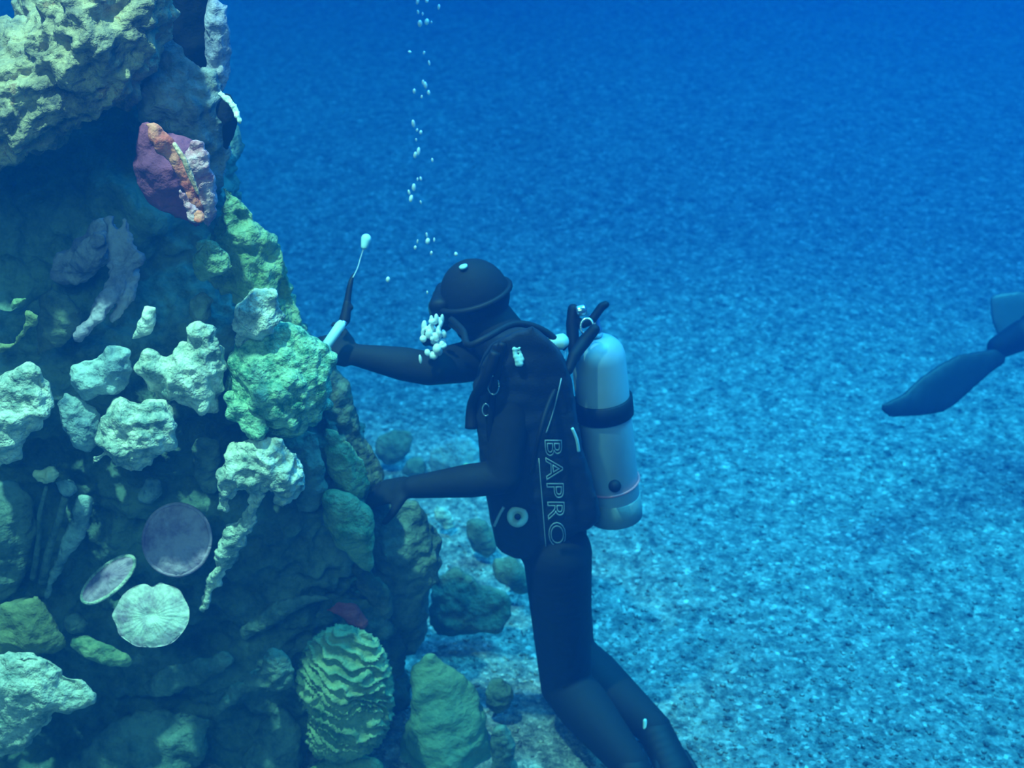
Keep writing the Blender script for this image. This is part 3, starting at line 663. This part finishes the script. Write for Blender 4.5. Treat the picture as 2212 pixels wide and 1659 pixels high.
# ---- main diver
J = {}
J['head'] = at(1026, 650, 3.50); J['face'] = Vector((-1, .15, -.30)); J['hup'] = Vector((-.2, 0, 1)); J['hs'] = .90
J['neck'] = at(1082, 735, 3.53)
J['spine'] = [(at(1108, 768, 3.53), (.070, .150, .05)), (at(1118, 850, 3.54), (.100, .165, .09)), (at(1138, 960, 3.60), (.100, .145, .10)), (at(1162, 1060, 3.66), (.094, .145, .10)), (at(1185, 1150, 3.71), (.092, .155, .10))]
J['shL'] = at(1112, 800, 3.38); J['elL'] = at(1088, 1030, 3.42); J['wrL'] = at(893, 1052, 3.47)
J['shR'] = at(1062, 772, 3.67); J['elR'] = at(925, 796, 3.46); J['wrR'] = at(775, 768, 3.45)
J['handL'] = (Vector((-1, .25, -.38)), Vector((-.25, -.35, 1)), -1, 16)
J['handR'] = (Vector((-1, .05, .22)), Vector((-.1, -.55, .8)), 1, 62)
J['hpL'] = at(1204, 1195, 3.64); J['knL'] = at(1222, 1478, 3.88); J['anL'] = at(1362, 1652, 3.66)
J['hpR'] = at(1196, 1150, 3.80); J['knR'] = at(1232, 1412, 4.06); J['anR'] = at(1412, 1574, 3.82)
J['toeL'] = J['anL']+Vector((.03, -.13, -.02)); J['toeR'] = J['anR']+Vector((.045, -.13, -.02))
J['ls'] = 1.16
base = Vector(((J['knL'].x+J['anR'].x)/2, 2.95, 0.0))
me = fuse('person', body(J), .006, 3)
fc = J['face'].normalized()
me.materials.append(M['neo']); me.materials.append(M['skin'])
for p in me.polygons:
    v = Vector(p.center)-J['head']
    if v.length < .115 and v.dot(fc) > .045 and v.z > -.085: p.material_index = 1
me.transform(Matrix.Translation(-base))
D1 = bpy.data.objects.new('person', me); COL.objects.link(D1); D1.location = base
tag(D1, 'diver in black wetsuit and hood kneeling on the gravel beside the reef', 'person')
gear_head(D1, J)
fin(D1, J['anL'], J['toeL'], Vector((.1, -.9, -.02)), Vector((.1, .1, 1)), .5)
fin(D1, J['anR'], J['toeR'], Vector((.16, -.9, -.02)), Vector((.1, .1, 1)), .5)

bb_ = BVHTree.FromPolygons([v.co+base for v in me.vertices], [tuple(p.vertices) for p in me.polygons])
hit = bb_.ray_cast(CAM, (at(1393, 1556, 1)-CAM).normalized())
if hit[0] is not None:
    link('ankle_buckle', fuse('ankle_buckle', Blob().chain([(hit[0]-FW*.004, .006), (hit[0]-FW*.004-UP*.022, .006)]), .003, 1), M['pale'], D1)['label'] = 'small pale buckle on the ankle'
# vest (buoyancy jacket)
b = Blob()
b.puff([(1060, 742), (1100, 722), (1150, 705), (1192, 742), (1222, 780), (1238, 860), (1256, 960), (1285, 1060), (1296, 1110), (1278, 1134), (1236, 1150), (1200, 1190), (1160, 1200),
        (1110, 1196), (1072, 1176), (1062, 1120), (1050, 1060), (1038, 990), (1030, 900), (1022, 830), (1040, 780)], lambda x, y: dre(y, .17), 1.0, 12, 90, .17)
me = fuse('buoyancy_vest', b, .008, 5, lambda c: .006*noise.noise(c*14)+.004*noise.noise(Vector((c.x*8, c.y*8, c.z*30))))
vest = link('buoyancy_vest', me, M['nylon'], D1); vest['label'] = 'dark inflatable vest with silver lettering'
vloc = [v.co.copy() for v in me.vertices]
bvh = BVHTree.FromPolygons([v+base for v in vloc], [tuple(p.vertices) for p in me.polygons])
def on_vest(px, py, lift=.002):
    d = (at(px, py, 1)-CAM).normalized(); h = bvh.ray_cast(CAM, d)
    if h[0] is None: return at(px, py, 3.45)
    return h[0]-d*lift
def vlink(name, me, m, label=None):
    me.transform(Matrix.Translation(-base)); me.materials.append(m)
    o = bpy.data.objects.new(name, me); COL.objects.link(o); o.parent = vest
    if label: o['label'] = label
    return o
# lettering, outlined capitals running down the side
cu = bpy.data.curves.new('t', 'FONT'); cu.body = 'BAPRO'; cu.fill_mode = 'NONE'; cu.bevel_depth = .022; cu.bevel_resolution = 1; cu.resolution_u = 4; cu.space_character = 1.12
to = bpy.data.objects.new('t', cu); COL.objects.link(to); dg = bpy.context.evaluated_depsgraph_get(); dg.update()
tm = bpy.data.meshes.new_from_object(to.evaluated_get(dg)); bpy.data.objects.remove(to)
xsv = [v.co.x for v in tm.vertices]; ysv = [v.co.y for v in tm.vertices]; x0, x1, y0, y1 = min(xsv), max(xsv), min(ysv), max(ysv)
for v in tm.vertices:
    u = (v.co.x-x0)/(x1-x0); q = (v.co.y-y0)/(y1-y0)
    px = 1176+u*10+q*38; py = 950+u*232-q*0
    v.co = on_vest(px, py, .002+max(0, v.co.z)*.05+.001)
vlink('lettering', tm, M['letter'], 'silver outlined capital letters BAPRO')
vlink('lettering_line', tube_mesh('l', [on_vest(1164+16*t, 990+200*t, .002) for t in np.linspace(0, 1, 12)], .0013, 6, 1), M['letter'])
c = on_vest(1118, 1116, .0); n = (CAM-c).normalized(); c = c+n*.012
vlink('dump_valve', lathe_mesh('v', c-n*.01, c+n*.02, [(0, .027), (.016, .027), (.020, .024), (.020, .013), (.014, .010), (.014, .002)], 28), M['valve'], 'round pale dump valve')
vlink('valve_button', lathe_mesh('v', c, c+n*.023, [(0, .008), (.021, .008), (.023, .006)], 16), M['rub'], 'dark centre of the valve')
vlink('strap_clip', tube_mesh('c', [on_vest(1088, 1096, .006), on_vest(1078, 1114, .006), on_vest(1068, 1136, .006)], .004, 8), M['letter'])
c = on_vest(1120, 768, 0); n = (CAM-c).normalized()
bb = Blob()
for dx, dy, r_ in ((-9, -14, .006), (-8, -6, .006), (-6, 2, .007), (-3, 10, .007), (2, -16, .004), (4, -8, .004), (6, 0, .005), (8, 8, .006), (4, 17, .008), (-2, 18, .007)):
    bb.ball(on_vest(1120+dx, 768+dy, .006), r_)
vlink('buckle', fuse('buckle', bb, .003, 1), M['pale'], 'pale shiny shoulder buckle')
vlink('chest_strap', tube_mesh('c', [on_vest(x, y, .002) for x, y in ((1085, 740), (1075, 800), (1062, 870), (1060, 940), (1075, 1010))], .010, 8), M['rub'])
for (x, y, r) in ((1066, 832, 20), (1050, 885, 13)):
    ring = [on_vest(x+r*.6*math.cos(a), y+r*math.sin(a), .012) for a in np.linspace(0, 2*math.pi, 20)]
    vlink('ring', tube_mesh('r', ring, .0022, 6, 1), M['chrome'])
vlink('inflator_hose', tube_mesh('c', [on_vest(1070, 760, .02), on_vest(1048, 820, .03), at(1022, 870, 3.40), at(1018, 925, 3.42)], [.013, .013, .014, .016], 12), M['rub'])
vlink('pull_cord', tube_mesh('c', [on_vest(1222, 760, .004), on_vest(1212, 820, .004), on_vest(1195, 890, .004), on_vest(1180, 935, .004)], .0016, 6), M['letter'])
vlink('shoulder_pad', fuse('p', Blob().chain([(at(1085, 738, 3.45), .026), (at(1130, 722, 3.44), .028), (at(1182, 745, 3.44), .026)]), .006, 2), M['nylon'])
vlink('d_ring', tube_mesh('c', [on_vest(1236, 925, .005), on_vest(1246, 950, .008), on_vest(1250, 975, .005)], .004, 8), M['pale'])

# scuba tank on the back
tb_, tt = at(1330, 1112, 3.70), at(1291, 760, 3.50); ax = (tt-tb_).normalized(); TL = (tt-tb_).length; R = .069
T = empty('scuba_tank', tb_); tag(T, 'silver-blue air tank strapped upright on the kneeling diver', 'air tank')
prof = [(0, R*.85), (.012, R), (TL*.96, R)]+[(TL*.96+.062*math.sin(a), R*math.cos(a)**.8) for a in np.linspace(.1, 1.35, 12)]
link('cylinder', lathe_mesh('cylinder', tb_, tt, prof, 48), M['tank'], T)
link('tank_boot', lathe_mesh('tank_boot', tb_-ax*.012, tt, [(0, R*.8), (.008, R*1.03), (.07, R*1.03), (.073, R)], 48), M['boot'], T)['label'] = 'greyer base cap'
def band(name, t0, t1, r, m, tilt=0.):
    me = lathe_mesh(name, tb_, tt, [(t0, R), (t0+.002, r), (t1-.002, r), (t1, R)], 48)
    o = link(name, me, m, T)
    return o
band('tank_strap', TL*.625, TL*.735, R+.007, M['rub'])
a1 = ax.orthogonal().normalized(); a2 = ax.cross(a1)
cc = tb_+ax*(TL*.215)
ring = [cc+(a1*math.cos(a)+a2*math.sin(a))*(R+.003)+ax*(.008*math.cos(a*1)) for a in np.linspace(0, 2*math.pi, 40)]
link('cord', tube_mesh('cord', ring, .0032, 6, 1), M['pink'], T)['label'] = 'thin pink cord'
kp = at(1328, 1050, 3.56)
link('cord_toggle', fuse('cord_toggle', Blob().ball(kp, .017), .004, 1), M['rub'], T)
tp = tt+ax*.055
link('valve', lathe_mesh('valve', tp-ax*.01, tp+ax*.1, [(0, .018), (.02, .018), (.024, .014), (.055, .014), (.058, .009)], 20), M['chrome'], T)
def ps(x, y, d=3.43): return at(x, y, d)
link('valve_body', fuse('valve_body', Blob().chain([(ps(1238, 668), .014), (ps(1236, 700), .016), (ps(1238, 735), .016), (ps(1242, 770), .015)]).chain([(ps(1236, 690), .012), (ps(1262, 700), .011), (ps(1280, 690), .011), (ps(1300, 662), .011), (ps(1308, 658), .010)]), .004, 1), M['rub'], T)
link('valve_knob', lathe_mesh('valve_knob', ps(1245, 673, 3.41), ps(1266, 668, 3.41), [(0, .012), (.004, .014), (.02, .014), (.025, .010)], 16), M['chrome'], T)['label'] = 'shiny chrome knob'
link('first_stage', fuse('first_stage', Blob().chain([(ps(1284, 712, 3.40), .014), (ps(1262, 738, 3.40), .017), (ps(1240, 768, 3.38), .015), (ps(1228, 800, 3.37), .012)]), .004, 1), M['rub'], T)
link('yoke_ring', tube_mesh('yoke_ring', [ps(1268+14*math.cos(a), 705+17*math.sin(a), 3.40) for a in np.linspace(0, 2*math.pi, 20)], .0035, 6, 1), M['chrome'], T)
link('hose_fitting', fuse('hose_fitting', Blob().chain([(ps(1190, 742, 3.38), .017), (ps(1212, 738, 3.38), .020)]).ball(ps(1216, 738, 3.38), (.009, .021, .021)), .004, 1), M['pale'], T)['label'] = 'pale blue hose fitting'
link('hose', tube_mesh('hose', [ps(1222, 752, 3.38), ps(1170, 712, 3.36), ps(1110, 700, 3.33), ps(1050, 730, 3.28), ps(1012, 745, 3.29), ps(1000, 715, 3.34), ps(975, 690, 3.40)], .0085, 10), M['rub'], T)
link('gauge_hose', tube_mesh('gauge_hose', [ps(1230, 790, 3.38), ps(1190, 860, 3.32), ps(1165, 940, 3.30), ps(1150, 1020, 3.36)], .0065, 10), M['rub'], T)
rc = J['head']+fc*.115-Vector((0, 0, .072))
link('mouthpiece', fuse('mouthpiece', Blob().ball(rc, (.026, .036, .030)).ball(rc+fc*.02, (.014, .03, .026)).cap(rc, .012, J['head']+fc*.075-Vector((0, 0, .055)), .012), .004, 1), M['rub'], T)

# tool in the raised glove
hx = J['wrR']+J['handR'][0].normalized()*.085
p0 = at(704, 748, 3.36); p1 = at(740, 696, 3.38)
Tl = empty('scraping_tool', p0); tag(Tl, 'pale blue handled tool with a dark cord in the raised glove', 'tool')
u = (p1-p0).normalized(); L0 = (p1-p0).length
link('handle', lathe_mesh('handle', p0-u*.01, p1, [(0, .008), (.006, .012), (L0+.0, .0125), (L0+.010, .009)], 20), M['pale'], Tl)['label'] = 'pale blue handle'
link('clamp', fuse('clamp', Blob().chain([(at(738, 702, 3.42), .010), (at(745, 690, 3.42), .014), (at(748, 672, 3.42), .012), (at(750, 655, 3.42), .010)]).ball(at(757, 664, 3.42), .008), .003, 1), M['rub'], Tl)
link('blade', tube_mesh('blade', [at(747, 680, 3.42), at(752, 640, 3.42), at(758, 608, 3.42), at(765, 590, 3.43)], [.010, .008, .006, .002], 8), M['rub'], Tl)
link('cord', tube_mesh('cord', [at(762, 600, 3.42), at(772, 580, 3.43), at(778, 560, 3.44), at(787, 532, 3.44)], .0016, 6), M['letter'], Tl)
link('float', fuse('float', Blob().chain([(at(787, 532, 3.44), .009), (at(791, 516, 3.44), .013)]), .003, 1), M['pale'], Tl)['label'] = 'sky-blue float'
link('ring', lathe_mesh('ring', at(742, 699, 3.40), at(745, 695, 3.40), [(0, .006), (.004, .008), (.007, .006)], 12), M['chrome'], Tl)

# ---- second diver, swimming out of the frame
K = {}
d0 = 4.55
K['anL'] = at(2205, 726, d0); K['toeL'] = at(2162, 748, d0+.02)
K['anR'] = at(2262, 690, d0+.22); K['toeR'] = at(2225, 700, d0+.2)
K['knL'] = K['anL']+Vector((.40, .05, .06)); K['knR'] = K['anR']+Vector((.40, .0, .04))
K['hpL'] = K['knL']+Vector((.42, .03, .05)); K['hpR'] = K['hpL']+Vector((0, .2, .0))
hc = (K['hpL']+K['hpR'])/2
K['spine'] = [(hc+Vector((.52, 0, .06)), (.05, .15, .09)), (hc+Vector((.36, 0, .04)), (.10, .165, .11)), (hc+Vector((.15, 0, .02)), (.10, .14, .10)), (hc+Vector((-.02, 0, 0)), (.10, .15, .10))]
K['neck'] = hc+Vector((.58, 0, .08)); K['head'] = hc+Vector((.72, 0, .12)); K['face'] = Vector((.75, 0, -.6)); K['hup'] = Vector((.6, 0, .8))
for k, s in (('L', -1), ('R', 1)):
    K['sh'+k] = hc+Vector((.5, .19*s, .04)); K['el'+k] = K['sh'+k]+Vector((.12, .08*s, -.24)); K['wr'+k] = K['el'+k]+Vector((.22, -.05*s, -.06))
    K['hand'+k] = (Vector((1, -.2*s, -.1)), Vector((0, 0, 1)), s, 14)
base2 = Vector((hc.x, hc.y, K['knL'].z-.2))
me = fuse('person', body(K), .008, 3); me.materials.append(M['neo']); me.transform(Matrix.Translation(-base2))
D2 = bpy.data.objects.new('person', me); COL.objects.link(D2); D2.location = base2
tag(D2, 'second diver swimming out past the right edge, only foot and fins showing', 'person')
gear_head(D2, K)
def outline_fin(an, toe, poly, df, m, label):
    root = empty('fin', toe); root.parent = D2; root.location = Vector(toe)-D2.location; root['label'] = label
    def ln(name, me, mm):
        o = bpy.data.objects.new(name, me); COL.objects.link(o); me.materials.append(mm); me.transform(Matrix.Translation(-Vector(toe))); o.parent = root
    f = (toe-an).normalized(); b = Blob()
    for t in np.linspace(-.2, 1.1, 8): b.ball(an.lerp(toe, t), .050-.010*t)
    ln('foot_pocket', fuse('foot_pocket', b, .006, 2), M['rub'])
    b = Blob().puff(poly, df, .30, 7, 26)
    ln('blade', fuse('blade', b, .006, 3), M[m])
outline_fin(K['anL'], K['toeL'], [(1890, 872), (1912, 870), (1950, 850), (1988, 815), (2030, 786), (2068, 766), (2110, 758), (2150, 752), (2178, 762), (2170, 786), (2140, 806), (2100, 842), (2064, 874), (2036, 892), (1990, 899), (1918, 903)],
            lambda x, y: d0-.16*(2160-x)/250, 'finp', 'dark fin blade pointing down to the left')
outline_fin(K['anR'], K['toeR'], [(2136, 640), (2160, 632), (2200, 627), (2260, 640), (2290, 700), (2240, 740), (2180, 748), (2152, 722), (2140, 690)],
            lambda x, y: d0+.2, 'fing', 'paler grey fin seen broadside behind the dark one')

# ------------------------------------------------------------------ bubbles
bm0 = np_mesh('bubble', ICO3[0], ICO3[1]); bm0.materials.append(M['bub'])
def bubble(px, py, wpx, hpx, d, label, group):
    o = bpy.data.objects.new('bubble', bm0); COL.objects.link(o); s = d/FPX
    o.location = at(px, py, d); o.scale = (wpx*s/2, wpx*s/2, hpx*s/2)
    o.rotation_euler = (random.uniform(-.2, .2), random.uniform(-.25, .25), 0)
    return tag(o, label, 'air bubble', group)
col = [(902, 3, 7, 14), (922, 2, 8, 9), (948, 15, 6, 12), (903, 26, 5, 10), (913, 30, 4, 8), (907, 51, 10, 16), (922, 47, 10, 14), (932, 48, 4, 6), (885, 112, 8, 6), (916, 114, 5, 8), (927, 136, 5, 12),
       (914, 178, 6, 12), (919, 184, 8, 16), (895, 197, 7, 12), (926, 200, 7, 11), (911, 209, 5, 8), (893, 267, 8, 18), (901, 281, 5, 8), (909, 286, 7, 10), (899, 302, 4, 8), (904, 327, 8, 18), (897, 335, 8, 16),
       (934, 346, 5, 10), (909, 386, 5, 10), (902, 387, 4, 8), (894, 405, 9, 18), (884, 416, 6, 14), (888, 429, 9, 16), (909, 437, 4, 10), (922, 508, 5, 14), (902, 522, 4, 12), (897, 535, 6, 10), (924, 521, 10, 14),
       (938, 518, 4, 10), (932, 547, 6, 11), (985, 549, 8, 10), (838, 604, 9, 14), (923, 632, 4, 9)]
ORD = 'topmost second third fourth fifth sixth seventh eighth ninth tenth eleventh twelfth thirteenth fourteenth fifteenth sixteenth seventeenth eighteenth nineteenth twentieth'.split()
TENS = {2: 'twenty', 3: 'thirty'}
def ordw(i):
    if i < 20: return ORD[i]
    t, u = divmod(i+1, 10)
    if u == 0: return {3: 'thirtieth', 4: 'fortieth'}[t]
    return TENS[t]+'-'+('first' if u == 1 else ORD[u-1])
for i, (x, y, a, h_) in enumerate(sorted(col, key=lambda q: q[1])):
    d = 3.52+.02*random.uniform(-1, 1)
    bubble(x, y, a, h_, d, '%s air bubble, %s counted from the top of the column above the mask' % ('tiny pale' if a < 7 else 'bright white', ordw(i)), 'bubbles rising in a column')
mouth = []
for i in range(34):
    t = random.random(); an = random.random()*6.28; q = random.random()**.6
    mouth.append((938+(24*q)*math.cos(an)-4*t, 728+40*q*math.sin(an), random.uniform(7, 19), random.uniform(10, 24)))
mouth += [(916, 704, 12, 26), (932, 690, 9, 20), (943, 688, 10, 22), (955, 690, 9, 26), (937, 768, 18, 18), (908, 776, 7, 22)]
for i, (x, y, a, h_) in enumerate(sorted(mouth, key=lambda q: q[1])):
    bubble(x, y, a, h_, 3.36+.05*random.random(), '%s bubble, %s from the top of the burst before the mouthpiece' % ('small shiny' if a < 11 else 'big shiny', ordw(i)), 'bubbles bursting from the mouthpiece')
